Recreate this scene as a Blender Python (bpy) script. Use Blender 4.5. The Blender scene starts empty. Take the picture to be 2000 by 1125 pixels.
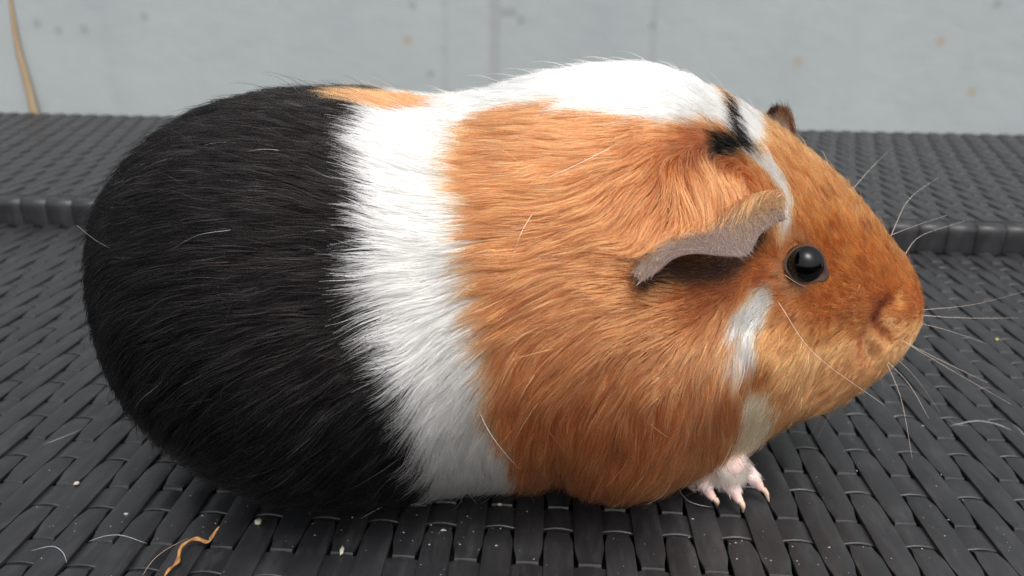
import bpy, bmesh, math, json
import numpy as np
from mathutils import Matrix, Vector, kdtree

SC = bpy.context.scene
COL = SC.collection
rng = np.random.default_rng(7)

# ------------------------------------------------------------------ camera
CAM_H = 0.150
AX_R = Vector((0.99826094, 0.05770485, 0.01205177))
AX_U = Vector((-0.03278124, 0.37347861, 0.92705939))
AX_F = Vector((-0.04899474, 0.92584225, -0.37472075))
cam_d = bpy.data.cameras.new("camera")
cam = bpy.data.objects.new("camera", cam_d)
COL.objects.link(cam)
m = Matrix.Identity(4)
for r in range(3):
    m[r][0], m[r][1], m[r][2] = AX_R[r], AX_U[r], -AX_F[r]
m[2][3] = CAM_H
cam.matrix_world = m
cam_d.sensor_width = 36.0
cam_d.lens = 1444.0 / 2000.0 * 36.0
cam_d.clip_start = 0.01
cam_d.clip_end = 50.0
cam_d.dof.use_dof = True
cam_d.dof.focus_distance = 0.190
cam_d.dof.aperture_fstop = 17.0
SC.camera = cam

# ------------------------------------------------------------------ world, sun, exposure
SUN_DIR = Vector((0.22, -0.42, 1.0)).normalized()          # towards the sun
sun_el = math.asin(SUN_DIR.z)
sun_az = math.atan2(SUN_DIR.x, SUN_DIR.y)
W = bpy.data.worlds.new("World")
SC.world = W
W.use_nodes = True
nt = W.node_tree
bg = nt.nodes["Background"]
sky = nt.nodes.new("ShaderNodeTexSky")
sky.sky_type = 'NISHITA'
sky.sun_disc = False
sky.sun_elevation = sun_el
sky.sun_rotation = sun_az
sky.air_density = 1.0
sky.dust_density = 6.0
sky.ozone_density = 1.0
hs = nt.nodes.new("ShaderNodeHueSaturation")               # overcast: the same sky, greyed
hs.inputs["Saturation"].default_value = 0.20
nt.links.new(sky.outputs[0], hs.inputs["Color"])
nt.links.new(hs.outputs[0], bg.inputs[0])
bg.inputs[1].default_value = 0.15
sun_d = bpy.data.lights.new("sun", 'SUN')
sun_d.energy = 0.5
sun_d.angle = math.radians(25)
sun_d.color = (1.0, 0.965, 0.92)
sun = bpy.data.objects.new("sun", sun_d)
COL.objects.link(sun)
sun.rotation_euler = (-SUN_DIR).to_track_quat('-Z', 'Y').to_euler()
SC.view_settings.view_transform = 'Standard'
SC.view_settings.look = 'None'
SC.view_settings.exposure = 0.76
SC.view_settings.gamma = 1.0
SC.render.engine = 'CYCLES'
SC.cycles.use_denoising = True
SC.cycles.denoising_prefilter = 'NONE'
SC.cycles.denoising_input_passes = 'RGB_ALBEDO_NORMAL'
SC.cycles.max_bounces = 14
SC.cycles.transmission_bounces = 12
SC.cycles.diffuse_bounces = 4
SC.cycles.glossy_bounces = 6
SC.cycles.caustics_reflective = False
SC.cycles_curves.shape = 'RIBBONS'
SC.cycles_curves.subdivisions = 2

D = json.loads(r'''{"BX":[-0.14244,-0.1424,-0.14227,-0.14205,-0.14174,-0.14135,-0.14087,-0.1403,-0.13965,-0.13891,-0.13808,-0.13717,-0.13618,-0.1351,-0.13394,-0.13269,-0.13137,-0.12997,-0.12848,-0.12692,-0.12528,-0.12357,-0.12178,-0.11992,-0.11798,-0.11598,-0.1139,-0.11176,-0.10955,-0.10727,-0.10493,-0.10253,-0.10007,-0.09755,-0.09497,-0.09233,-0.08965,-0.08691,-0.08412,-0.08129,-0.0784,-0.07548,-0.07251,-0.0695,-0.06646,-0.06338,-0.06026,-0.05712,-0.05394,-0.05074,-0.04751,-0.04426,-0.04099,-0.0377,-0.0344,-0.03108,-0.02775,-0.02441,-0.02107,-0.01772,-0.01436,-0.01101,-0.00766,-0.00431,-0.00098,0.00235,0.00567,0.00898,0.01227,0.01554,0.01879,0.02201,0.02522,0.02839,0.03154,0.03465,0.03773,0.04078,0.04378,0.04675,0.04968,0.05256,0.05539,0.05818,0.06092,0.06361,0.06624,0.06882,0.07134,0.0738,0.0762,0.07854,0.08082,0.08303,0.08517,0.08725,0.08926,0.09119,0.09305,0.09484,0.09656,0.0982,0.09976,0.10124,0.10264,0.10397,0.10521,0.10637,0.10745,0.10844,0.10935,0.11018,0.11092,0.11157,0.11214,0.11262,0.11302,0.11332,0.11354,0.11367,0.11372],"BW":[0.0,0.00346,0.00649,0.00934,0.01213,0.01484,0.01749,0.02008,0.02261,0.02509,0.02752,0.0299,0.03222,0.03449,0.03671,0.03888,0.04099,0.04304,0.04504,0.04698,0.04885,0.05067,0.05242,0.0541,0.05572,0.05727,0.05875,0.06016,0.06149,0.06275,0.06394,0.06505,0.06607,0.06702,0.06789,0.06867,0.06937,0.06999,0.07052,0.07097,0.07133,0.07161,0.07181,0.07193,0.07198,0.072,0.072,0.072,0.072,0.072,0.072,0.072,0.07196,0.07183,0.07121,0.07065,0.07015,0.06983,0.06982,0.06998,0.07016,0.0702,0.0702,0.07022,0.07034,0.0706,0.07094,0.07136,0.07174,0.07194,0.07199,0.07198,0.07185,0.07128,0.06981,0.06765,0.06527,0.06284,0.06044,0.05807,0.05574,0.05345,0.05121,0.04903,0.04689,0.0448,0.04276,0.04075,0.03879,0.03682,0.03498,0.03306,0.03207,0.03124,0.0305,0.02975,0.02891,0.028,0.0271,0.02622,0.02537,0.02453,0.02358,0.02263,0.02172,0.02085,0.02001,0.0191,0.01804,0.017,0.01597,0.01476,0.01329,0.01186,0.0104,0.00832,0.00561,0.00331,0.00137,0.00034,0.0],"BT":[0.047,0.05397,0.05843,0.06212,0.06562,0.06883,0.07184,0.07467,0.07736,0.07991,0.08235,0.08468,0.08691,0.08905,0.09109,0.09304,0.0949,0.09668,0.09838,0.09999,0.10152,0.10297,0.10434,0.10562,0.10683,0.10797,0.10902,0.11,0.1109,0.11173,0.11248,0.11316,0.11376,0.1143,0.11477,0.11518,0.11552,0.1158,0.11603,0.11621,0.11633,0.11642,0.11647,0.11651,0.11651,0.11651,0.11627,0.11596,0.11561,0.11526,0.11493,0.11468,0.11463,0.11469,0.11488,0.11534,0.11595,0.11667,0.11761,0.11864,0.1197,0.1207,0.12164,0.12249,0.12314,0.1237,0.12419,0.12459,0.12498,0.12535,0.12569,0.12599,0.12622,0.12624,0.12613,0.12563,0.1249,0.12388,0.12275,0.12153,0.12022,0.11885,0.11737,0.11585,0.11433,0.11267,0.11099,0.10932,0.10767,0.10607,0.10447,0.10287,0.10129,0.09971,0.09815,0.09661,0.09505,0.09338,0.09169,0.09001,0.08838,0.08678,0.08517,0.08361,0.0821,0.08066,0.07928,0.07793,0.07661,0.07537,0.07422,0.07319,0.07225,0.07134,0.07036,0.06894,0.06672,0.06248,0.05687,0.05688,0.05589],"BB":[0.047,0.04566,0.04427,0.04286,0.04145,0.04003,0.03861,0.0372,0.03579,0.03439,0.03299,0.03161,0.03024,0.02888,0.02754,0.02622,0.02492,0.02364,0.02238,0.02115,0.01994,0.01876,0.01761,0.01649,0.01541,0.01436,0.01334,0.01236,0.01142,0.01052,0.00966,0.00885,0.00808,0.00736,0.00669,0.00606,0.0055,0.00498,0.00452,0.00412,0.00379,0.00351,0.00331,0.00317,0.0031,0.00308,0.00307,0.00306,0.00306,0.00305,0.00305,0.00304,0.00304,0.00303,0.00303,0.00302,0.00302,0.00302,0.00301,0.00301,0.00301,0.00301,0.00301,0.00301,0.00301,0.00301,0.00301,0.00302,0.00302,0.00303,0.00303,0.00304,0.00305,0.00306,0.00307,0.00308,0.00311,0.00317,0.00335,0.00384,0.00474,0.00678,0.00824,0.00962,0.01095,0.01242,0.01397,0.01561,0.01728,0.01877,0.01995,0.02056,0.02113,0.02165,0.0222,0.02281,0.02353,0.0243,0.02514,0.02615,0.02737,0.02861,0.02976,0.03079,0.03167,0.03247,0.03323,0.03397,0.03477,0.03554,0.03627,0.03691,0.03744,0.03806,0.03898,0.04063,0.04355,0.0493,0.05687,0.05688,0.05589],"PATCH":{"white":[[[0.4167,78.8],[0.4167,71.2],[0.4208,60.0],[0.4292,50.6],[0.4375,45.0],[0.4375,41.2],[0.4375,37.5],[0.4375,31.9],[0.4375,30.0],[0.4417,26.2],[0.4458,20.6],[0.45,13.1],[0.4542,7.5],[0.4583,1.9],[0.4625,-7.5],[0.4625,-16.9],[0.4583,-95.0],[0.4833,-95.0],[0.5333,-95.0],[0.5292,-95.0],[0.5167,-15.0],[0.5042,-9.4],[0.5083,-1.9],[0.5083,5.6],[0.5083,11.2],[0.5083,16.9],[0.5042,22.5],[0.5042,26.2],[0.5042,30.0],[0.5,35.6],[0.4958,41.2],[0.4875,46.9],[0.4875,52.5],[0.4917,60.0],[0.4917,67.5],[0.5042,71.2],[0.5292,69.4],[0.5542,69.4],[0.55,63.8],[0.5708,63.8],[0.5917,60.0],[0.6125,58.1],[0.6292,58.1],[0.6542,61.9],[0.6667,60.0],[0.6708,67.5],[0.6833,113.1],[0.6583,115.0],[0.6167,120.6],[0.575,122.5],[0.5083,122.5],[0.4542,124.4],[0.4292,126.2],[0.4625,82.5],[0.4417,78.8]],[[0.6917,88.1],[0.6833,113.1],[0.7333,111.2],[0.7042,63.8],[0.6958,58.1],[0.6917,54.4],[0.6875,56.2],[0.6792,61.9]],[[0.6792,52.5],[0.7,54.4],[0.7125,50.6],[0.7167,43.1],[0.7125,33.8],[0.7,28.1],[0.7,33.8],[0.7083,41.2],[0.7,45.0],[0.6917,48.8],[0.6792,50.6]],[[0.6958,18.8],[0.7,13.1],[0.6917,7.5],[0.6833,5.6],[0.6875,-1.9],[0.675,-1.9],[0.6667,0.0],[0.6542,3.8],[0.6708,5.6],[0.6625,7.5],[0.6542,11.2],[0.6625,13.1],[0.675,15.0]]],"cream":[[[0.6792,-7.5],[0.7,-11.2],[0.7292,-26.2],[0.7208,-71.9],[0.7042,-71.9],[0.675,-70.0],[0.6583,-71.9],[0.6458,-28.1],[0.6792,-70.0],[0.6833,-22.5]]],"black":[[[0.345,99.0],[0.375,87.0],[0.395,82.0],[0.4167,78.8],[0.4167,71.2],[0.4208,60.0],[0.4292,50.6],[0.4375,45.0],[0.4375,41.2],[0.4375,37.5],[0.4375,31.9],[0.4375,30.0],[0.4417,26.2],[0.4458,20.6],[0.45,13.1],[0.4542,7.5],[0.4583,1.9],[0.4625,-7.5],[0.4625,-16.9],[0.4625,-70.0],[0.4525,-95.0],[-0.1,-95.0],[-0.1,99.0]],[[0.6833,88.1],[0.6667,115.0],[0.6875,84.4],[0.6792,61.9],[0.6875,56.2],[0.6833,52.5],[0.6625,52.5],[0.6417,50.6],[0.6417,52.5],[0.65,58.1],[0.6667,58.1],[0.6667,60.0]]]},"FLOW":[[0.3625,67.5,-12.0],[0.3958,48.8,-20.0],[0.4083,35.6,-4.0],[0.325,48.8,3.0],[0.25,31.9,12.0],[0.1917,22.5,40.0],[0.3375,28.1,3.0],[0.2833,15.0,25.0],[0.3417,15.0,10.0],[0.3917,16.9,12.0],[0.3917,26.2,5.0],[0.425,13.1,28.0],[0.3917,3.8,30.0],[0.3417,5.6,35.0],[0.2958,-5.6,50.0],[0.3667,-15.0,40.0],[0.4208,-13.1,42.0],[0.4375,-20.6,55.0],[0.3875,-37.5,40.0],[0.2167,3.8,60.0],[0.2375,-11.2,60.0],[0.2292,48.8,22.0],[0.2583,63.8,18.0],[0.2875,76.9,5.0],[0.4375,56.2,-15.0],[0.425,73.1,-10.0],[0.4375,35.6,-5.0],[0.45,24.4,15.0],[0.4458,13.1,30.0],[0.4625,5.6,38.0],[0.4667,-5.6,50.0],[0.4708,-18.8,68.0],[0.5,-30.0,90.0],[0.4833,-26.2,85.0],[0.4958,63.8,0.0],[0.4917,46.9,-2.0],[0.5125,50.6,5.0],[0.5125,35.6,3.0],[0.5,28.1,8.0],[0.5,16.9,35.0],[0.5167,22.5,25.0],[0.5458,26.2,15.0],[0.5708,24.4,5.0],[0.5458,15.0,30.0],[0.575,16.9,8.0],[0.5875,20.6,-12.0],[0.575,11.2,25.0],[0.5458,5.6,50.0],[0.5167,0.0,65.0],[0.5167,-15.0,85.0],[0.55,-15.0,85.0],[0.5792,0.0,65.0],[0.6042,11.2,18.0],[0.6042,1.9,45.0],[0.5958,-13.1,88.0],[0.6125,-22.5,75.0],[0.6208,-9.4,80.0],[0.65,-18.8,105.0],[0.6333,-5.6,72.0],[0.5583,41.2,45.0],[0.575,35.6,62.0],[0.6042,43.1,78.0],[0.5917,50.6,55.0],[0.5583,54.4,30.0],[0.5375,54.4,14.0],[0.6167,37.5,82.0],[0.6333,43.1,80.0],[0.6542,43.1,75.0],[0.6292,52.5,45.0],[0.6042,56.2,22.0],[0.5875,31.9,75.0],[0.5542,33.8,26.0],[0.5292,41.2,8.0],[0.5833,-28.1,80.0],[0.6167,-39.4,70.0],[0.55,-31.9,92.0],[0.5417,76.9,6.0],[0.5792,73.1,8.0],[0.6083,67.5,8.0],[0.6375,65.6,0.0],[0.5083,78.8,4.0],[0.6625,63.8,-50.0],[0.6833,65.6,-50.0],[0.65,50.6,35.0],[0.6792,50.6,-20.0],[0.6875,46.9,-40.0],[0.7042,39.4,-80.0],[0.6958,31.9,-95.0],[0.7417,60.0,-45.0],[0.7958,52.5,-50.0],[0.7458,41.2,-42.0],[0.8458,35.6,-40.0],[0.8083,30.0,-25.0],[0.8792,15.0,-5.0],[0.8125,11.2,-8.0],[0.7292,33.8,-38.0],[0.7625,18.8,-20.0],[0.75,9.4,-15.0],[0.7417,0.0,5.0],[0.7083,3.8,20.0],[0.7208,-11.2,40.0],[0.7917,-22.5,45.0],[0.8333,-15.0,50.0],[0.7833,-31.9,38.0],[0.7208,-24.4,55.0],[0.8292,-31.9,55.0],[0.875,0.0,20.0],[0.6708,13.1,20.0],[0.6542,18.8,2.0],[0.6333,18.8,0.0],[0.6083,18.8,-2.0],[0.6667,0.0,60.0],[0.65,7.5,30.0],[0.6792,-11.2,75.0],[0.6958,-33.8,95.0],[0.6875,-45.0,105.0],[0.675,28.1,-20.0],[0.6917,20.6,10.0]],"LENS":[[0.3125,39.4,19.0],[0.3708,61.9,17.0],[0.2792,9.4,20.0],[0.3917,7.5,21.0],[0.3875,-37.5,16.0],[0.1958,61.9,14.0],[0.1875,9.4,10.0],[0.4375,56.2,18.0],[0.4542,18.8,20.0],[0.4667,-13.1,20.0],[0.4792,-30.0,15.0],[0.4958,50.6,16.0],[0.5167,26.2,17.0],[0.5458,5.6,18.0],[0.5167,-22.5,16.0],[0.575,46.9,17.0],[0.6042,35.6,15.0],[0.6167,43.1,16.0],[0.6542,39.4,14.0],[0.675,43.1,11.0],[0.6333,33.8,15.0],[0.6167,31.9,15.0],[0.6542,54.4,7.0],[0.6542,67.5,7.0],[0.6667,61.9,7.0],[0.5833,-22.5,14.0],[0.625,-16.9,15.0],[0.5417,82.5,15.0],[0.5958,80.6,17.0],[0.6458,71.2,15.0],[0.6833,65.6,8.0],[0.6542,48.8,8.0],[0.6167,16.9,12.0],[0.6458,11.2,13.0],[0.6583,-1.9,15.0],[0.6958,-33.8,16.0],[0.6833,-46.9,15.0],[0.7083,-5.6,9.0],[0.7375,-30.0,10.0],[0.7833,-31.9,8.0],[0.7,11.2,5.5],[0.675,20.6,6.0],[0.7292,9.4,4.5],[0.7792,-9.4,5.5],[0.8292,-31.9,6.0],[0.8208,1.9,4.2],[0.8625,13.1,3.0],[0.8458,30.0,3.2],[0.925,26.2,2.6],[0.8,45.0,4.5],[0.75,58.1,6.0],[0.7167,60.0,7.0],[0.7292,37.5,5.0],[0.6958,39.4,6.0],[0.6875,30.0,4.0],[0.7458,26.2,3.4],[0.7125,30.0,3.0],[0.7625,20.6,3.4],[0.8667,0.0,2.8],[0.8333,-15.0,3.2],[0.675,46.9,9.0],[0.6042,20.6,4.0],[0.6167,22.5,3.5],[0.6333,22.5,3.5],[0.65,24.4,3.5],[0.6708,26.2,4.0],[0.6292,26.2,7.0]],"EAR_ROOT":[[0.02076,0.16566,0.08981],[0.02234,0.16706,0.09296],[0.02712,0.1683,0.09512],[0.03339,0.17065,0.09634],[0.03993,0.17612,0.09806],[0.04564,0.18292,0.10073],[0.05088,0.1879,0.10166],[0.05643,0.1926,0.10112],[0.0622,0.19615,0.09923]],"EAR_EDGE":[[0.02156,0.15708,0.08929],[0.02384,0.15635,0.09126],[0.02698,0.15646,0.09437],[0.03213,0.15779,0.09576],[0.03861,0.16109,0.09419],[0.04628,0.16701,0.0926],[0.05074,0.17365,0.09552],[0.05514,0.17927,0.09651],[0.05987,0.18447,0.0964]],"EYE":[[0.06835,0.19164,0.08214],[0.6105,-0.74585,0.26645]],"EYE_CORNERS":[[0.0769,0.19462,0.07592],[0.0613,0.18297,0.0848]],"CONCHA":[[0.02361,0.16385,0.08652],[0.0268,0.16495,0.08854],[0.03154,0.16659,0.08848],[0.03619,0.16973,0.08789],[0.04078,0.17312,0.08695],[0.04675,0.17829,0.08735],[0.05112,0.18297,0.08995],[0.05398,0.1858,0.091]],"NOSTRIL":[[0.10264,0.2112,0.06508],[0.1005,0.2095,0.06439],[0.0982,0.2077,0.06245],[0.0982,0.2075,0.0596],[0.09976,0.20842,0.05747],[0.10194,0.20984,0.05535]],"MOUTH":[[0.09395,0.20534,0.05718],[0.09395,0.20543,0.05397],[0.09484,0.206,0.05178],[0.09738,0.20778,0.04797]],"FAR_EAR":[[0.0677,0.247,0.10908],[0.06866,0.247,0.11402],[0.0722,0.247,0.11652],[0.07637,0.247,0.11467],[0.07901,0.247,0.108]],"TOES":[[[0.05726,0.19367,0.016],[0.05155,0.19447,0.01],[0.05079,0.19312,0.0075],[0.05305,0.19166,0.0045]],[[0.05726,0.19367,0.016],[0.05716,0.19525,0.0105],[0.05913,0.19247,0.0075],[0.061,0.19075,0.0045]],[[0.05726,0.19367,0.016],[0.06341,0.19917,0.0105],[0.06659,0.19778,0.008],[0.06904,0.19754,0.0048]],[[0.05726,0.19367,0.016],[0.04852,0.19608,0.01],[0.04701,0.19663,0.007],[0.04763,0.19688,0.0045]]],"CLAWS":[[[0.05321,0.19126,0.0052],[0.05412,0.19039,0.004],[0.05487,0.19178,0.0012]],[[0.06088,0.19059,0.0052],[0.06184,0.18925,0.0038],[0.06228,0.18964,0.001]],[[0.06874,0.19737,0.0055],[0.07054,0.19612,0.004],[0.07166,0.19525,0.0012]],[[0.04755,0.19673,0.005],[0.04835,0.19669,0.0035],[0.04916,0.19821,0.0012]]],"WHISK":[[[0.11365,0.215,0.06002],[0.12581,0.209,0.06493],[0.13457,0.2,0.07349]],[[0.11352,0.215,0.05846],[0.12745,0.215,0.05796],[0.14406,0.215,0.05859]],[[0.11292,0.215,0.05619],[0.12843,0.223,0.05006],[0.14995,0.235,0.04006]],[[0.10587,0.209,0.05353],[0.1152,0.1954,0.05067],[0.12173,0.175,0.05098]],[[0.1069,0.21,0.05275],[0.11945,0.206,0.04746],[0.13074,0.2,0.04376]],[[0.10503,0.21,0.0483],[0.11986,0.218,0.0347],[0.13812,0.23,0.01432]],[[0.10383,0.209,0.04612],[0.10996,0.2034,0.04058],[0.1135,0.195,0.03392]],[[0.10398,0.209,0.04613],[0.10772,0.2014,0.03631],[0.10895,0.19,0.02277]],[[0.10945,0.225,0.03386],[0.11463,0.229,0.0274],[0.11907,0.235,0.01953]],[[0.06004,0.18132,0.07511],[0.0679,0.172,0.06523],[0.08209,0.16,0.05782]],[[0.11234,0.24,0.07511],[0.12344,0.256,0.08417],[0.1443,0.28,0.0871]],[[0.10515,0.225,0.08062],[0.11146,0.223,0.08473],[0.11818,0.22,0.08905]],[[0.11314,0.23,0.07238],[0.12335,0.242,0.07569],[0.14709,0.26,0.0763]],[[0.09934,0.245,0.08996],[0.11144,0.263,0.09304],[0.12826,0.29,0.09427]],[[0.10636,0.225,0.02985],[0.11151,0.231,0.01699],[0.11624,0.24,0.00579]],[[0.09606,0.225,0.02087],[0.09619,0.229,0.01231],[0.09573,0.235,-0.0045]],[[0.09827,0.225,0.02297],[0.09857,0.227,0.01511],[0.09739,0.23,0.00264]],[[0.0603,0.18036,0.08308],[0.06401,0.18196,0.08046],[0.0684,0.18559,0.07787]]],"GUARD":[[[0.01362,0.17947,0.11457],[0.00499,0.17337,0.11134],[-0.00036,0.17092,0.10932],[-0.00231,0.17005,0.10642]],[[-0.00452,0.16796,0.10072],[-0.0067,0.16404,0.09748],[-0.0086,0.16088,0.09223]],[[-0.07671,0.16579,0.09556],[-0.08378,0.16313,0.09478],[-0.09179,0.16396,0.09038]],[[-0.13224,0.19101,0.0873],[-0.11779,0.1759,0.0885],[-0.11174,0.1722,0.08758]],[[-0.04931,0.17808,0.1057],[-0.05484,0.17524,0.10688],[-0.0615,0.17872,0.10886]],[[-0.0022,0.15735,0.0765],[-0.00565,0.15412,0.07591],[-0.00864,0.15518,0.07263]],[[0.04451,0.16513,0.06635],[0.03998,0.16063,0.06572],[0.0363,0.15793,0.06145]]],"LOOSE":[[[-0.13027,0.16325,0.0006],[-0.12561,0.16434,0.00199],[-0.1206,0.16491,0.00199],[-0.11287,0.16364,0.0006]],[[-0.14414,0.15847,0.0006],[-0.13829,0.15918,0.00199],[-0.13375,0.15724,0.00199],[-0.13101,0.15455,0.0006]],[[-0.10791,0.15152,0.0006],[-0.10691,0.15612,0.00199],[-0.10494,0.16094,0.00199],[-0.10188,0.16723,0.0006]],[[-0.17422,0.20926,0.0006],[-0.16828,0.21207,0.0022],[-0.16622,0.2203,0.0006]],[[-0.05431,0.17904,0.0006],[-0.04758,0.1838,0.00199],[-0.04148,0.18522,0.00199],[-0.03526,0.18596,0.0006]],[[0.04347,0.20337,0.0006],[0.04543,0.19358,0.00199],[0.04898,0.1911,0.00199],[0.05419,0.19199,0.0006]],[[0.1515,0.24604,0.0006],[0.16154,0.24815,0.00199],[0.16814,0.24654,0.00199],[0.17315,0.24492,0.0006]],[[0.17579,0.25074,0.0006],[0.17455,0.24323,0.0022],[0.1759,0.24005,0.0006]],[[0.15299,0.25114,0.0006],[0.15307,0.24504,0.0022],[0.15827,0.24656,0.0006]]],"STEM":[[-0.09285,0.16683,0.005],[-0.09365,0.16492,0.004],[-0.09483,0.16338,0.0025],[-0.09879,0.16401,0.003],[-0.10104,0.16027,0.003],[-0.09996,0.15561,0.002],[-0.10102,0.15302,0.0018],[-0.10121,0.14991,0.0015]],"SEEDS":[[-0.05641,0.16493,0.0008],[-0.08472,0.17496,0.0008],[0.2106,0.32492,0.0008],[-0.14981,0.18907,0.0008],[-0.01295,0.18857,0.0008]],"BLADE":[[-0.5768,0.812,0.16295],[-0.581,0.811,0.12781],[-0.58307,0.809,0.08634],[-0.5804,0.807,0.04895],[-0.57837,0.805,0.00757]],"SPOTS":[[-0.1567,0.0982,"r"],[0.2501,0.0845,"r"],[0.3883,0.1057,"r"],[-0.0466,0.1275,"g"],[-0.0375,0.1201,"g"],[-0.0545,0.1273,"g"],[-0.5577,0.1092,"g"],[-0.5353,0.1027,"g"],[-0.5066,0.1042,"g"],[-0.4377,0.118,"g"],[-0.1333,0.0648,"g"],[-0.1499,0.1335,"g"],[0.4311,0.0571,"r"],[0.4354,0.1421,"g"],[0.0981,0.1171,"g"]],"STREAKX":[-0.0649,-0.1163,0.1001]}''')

# ------------------------------------------------------------------ helpers
def link(name, data, parent=None, mat=None):
    o = bpy.data.objects.new(name, data)
    COL.objects.link(o)
    if parent is not None:
        o.parent = parent
    if mat is not None:
        data.materials.append(mat)
    return o

def tag(o, label=None, cat=None, group=None, kind=None):
    if label: o['label'] = label
    if cat: o['category'] = cat
    if group: o['group'] = group
    if kind: o['kind'] = kind
    return o

def empty(name, loc=(0, 0, 0)):
    o = bpy.data.objects.new(name, None)
    o.empty_display_size = 0.02
    o.location = loc
    COL.objects.link(o)
    return o

def mesh(name, V, F, smooth=True, sharp=None):
    me = bpy.data.meshes.new(name)
    me.from_pydata([tuple(map(float, v)) for v in V], [], F)
    me.polygons.foreach_set('use_smooth', [smooth] * len(me.polygons))
    if sharp:
        me.set_sharp_from_angle(angle=math.radians(sharp))
    me.update()
    return me

def catmull(P, n):
    P = np.asarray(P, float)
    Q = np.vstack([2 * P[0] - P[1], P, 2 * P[-1] - P[-2]])
    out = []
    for i in range(1, len(Q) - 2):
        for k in range(n):
            t = k / n
            out.append(0.5 * ((2 * Q[i]) + (-Q[i - 1] + Q[i + 1]) * t + (2 * Q[i - 1] - 5 * Q[i] + 4 * Q[i + 1] - Q[i + 2]) * t * t
                              + (-Q[i - 1] + 3 * Q[i] - 3 * Q[i + 1] + Q[i + 2]) * t ** 3))
    out.append(P[-1])
    return np.array(out)

def tube(P, R, nseg=8, flat=1.0, up=(0, 0, 1)):
    """closed tube along points P with radii R; flat < 1 squashes it along 'up'"""
    P = np.asarray(P, float); R = np.broadcast_to(np.asarray(R, float), (len(P),))
    T = np.gradient(P, axis=0); T /= np.linalg.norm(T, axis=1, keepdims=True) + 1e-12
    up = np.asarray(up, float)
    V = []; F = []
    for p, t, r in zip(P, T, R):
        a = np.cross(t, up)
        if np.linalg.norm(a) < 1e-4: a = np.cross(t, (1, 0, 0.3))
        a /= np.linalg.norm(a); b = np.cross(a, t)
        for k in range(nseg):
            an = 2 * math.pi * k / nseg
            V.append(p + a * (r * math.cos(an)) + b * (r * flat * math.sin(an)))
    n = len(P)
    for i in range(n - 1):
        for k in range(nseg):
            k2 = (k + 1) % nseg
            F.append((i * nseg + k, i * nseg + k2, (i + 1) * nseg + k2, (i + 1) * nseg + k))
    F.append(tuple(range(nseg))[::-1]); F.append(tuple((n - 1) * nseg + k for k in range(nseg)))
    return V, F

def capsule(P, R, nseg=14):
    """tube with rounded ends"""
    P = np.asarray(P, float); R = np.asarray(R, float)
    t0 = P[0] - P[1]; t0 /= np.linalg.norm(t0); t1 = P[-1] - P[-2]; t1 /= np.linalg.norm(t1)
    pp = []; rr = []
    for a in (80, 50, 25): pp.append(P[0] + t0 * R[0] * math.sin(math.radians(a))); rr.append(R[0] * math.cos(math.radians(a)))
    pp += list(P); rr += list(R)
    for a in (25, 50, 80): pp.append(P[-1] + t1 * R[-1] * math.sin(math.radians(a))); rr.append(R[-1] * math.cos(math.radians(a)))
    return tube(pp, rr, nseg)

def mat(name):
    mt = bpy.data.materials.new(name)
    mt.use_nodes = True
    t = mt.node_tree
    return mt, t, t.nodes["Principled BSDF"]

def nd(t, kind, **kw):
    n = t.nodes.new(kind)
    for k, v in kw.items():
        setattr(n, k, v)
    return n

def simple(name, col, rough=0.5, **kw):
    mt, t, b = mat(name)
    b.inputs["Base Color"].default_value = (*col, 1)
    b.inputs["Roughness"].default_value = rough
    for k, v in kw.items():
        b.inputs[k.replace('_', ' ')].default_value = v
    return mt

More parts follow.
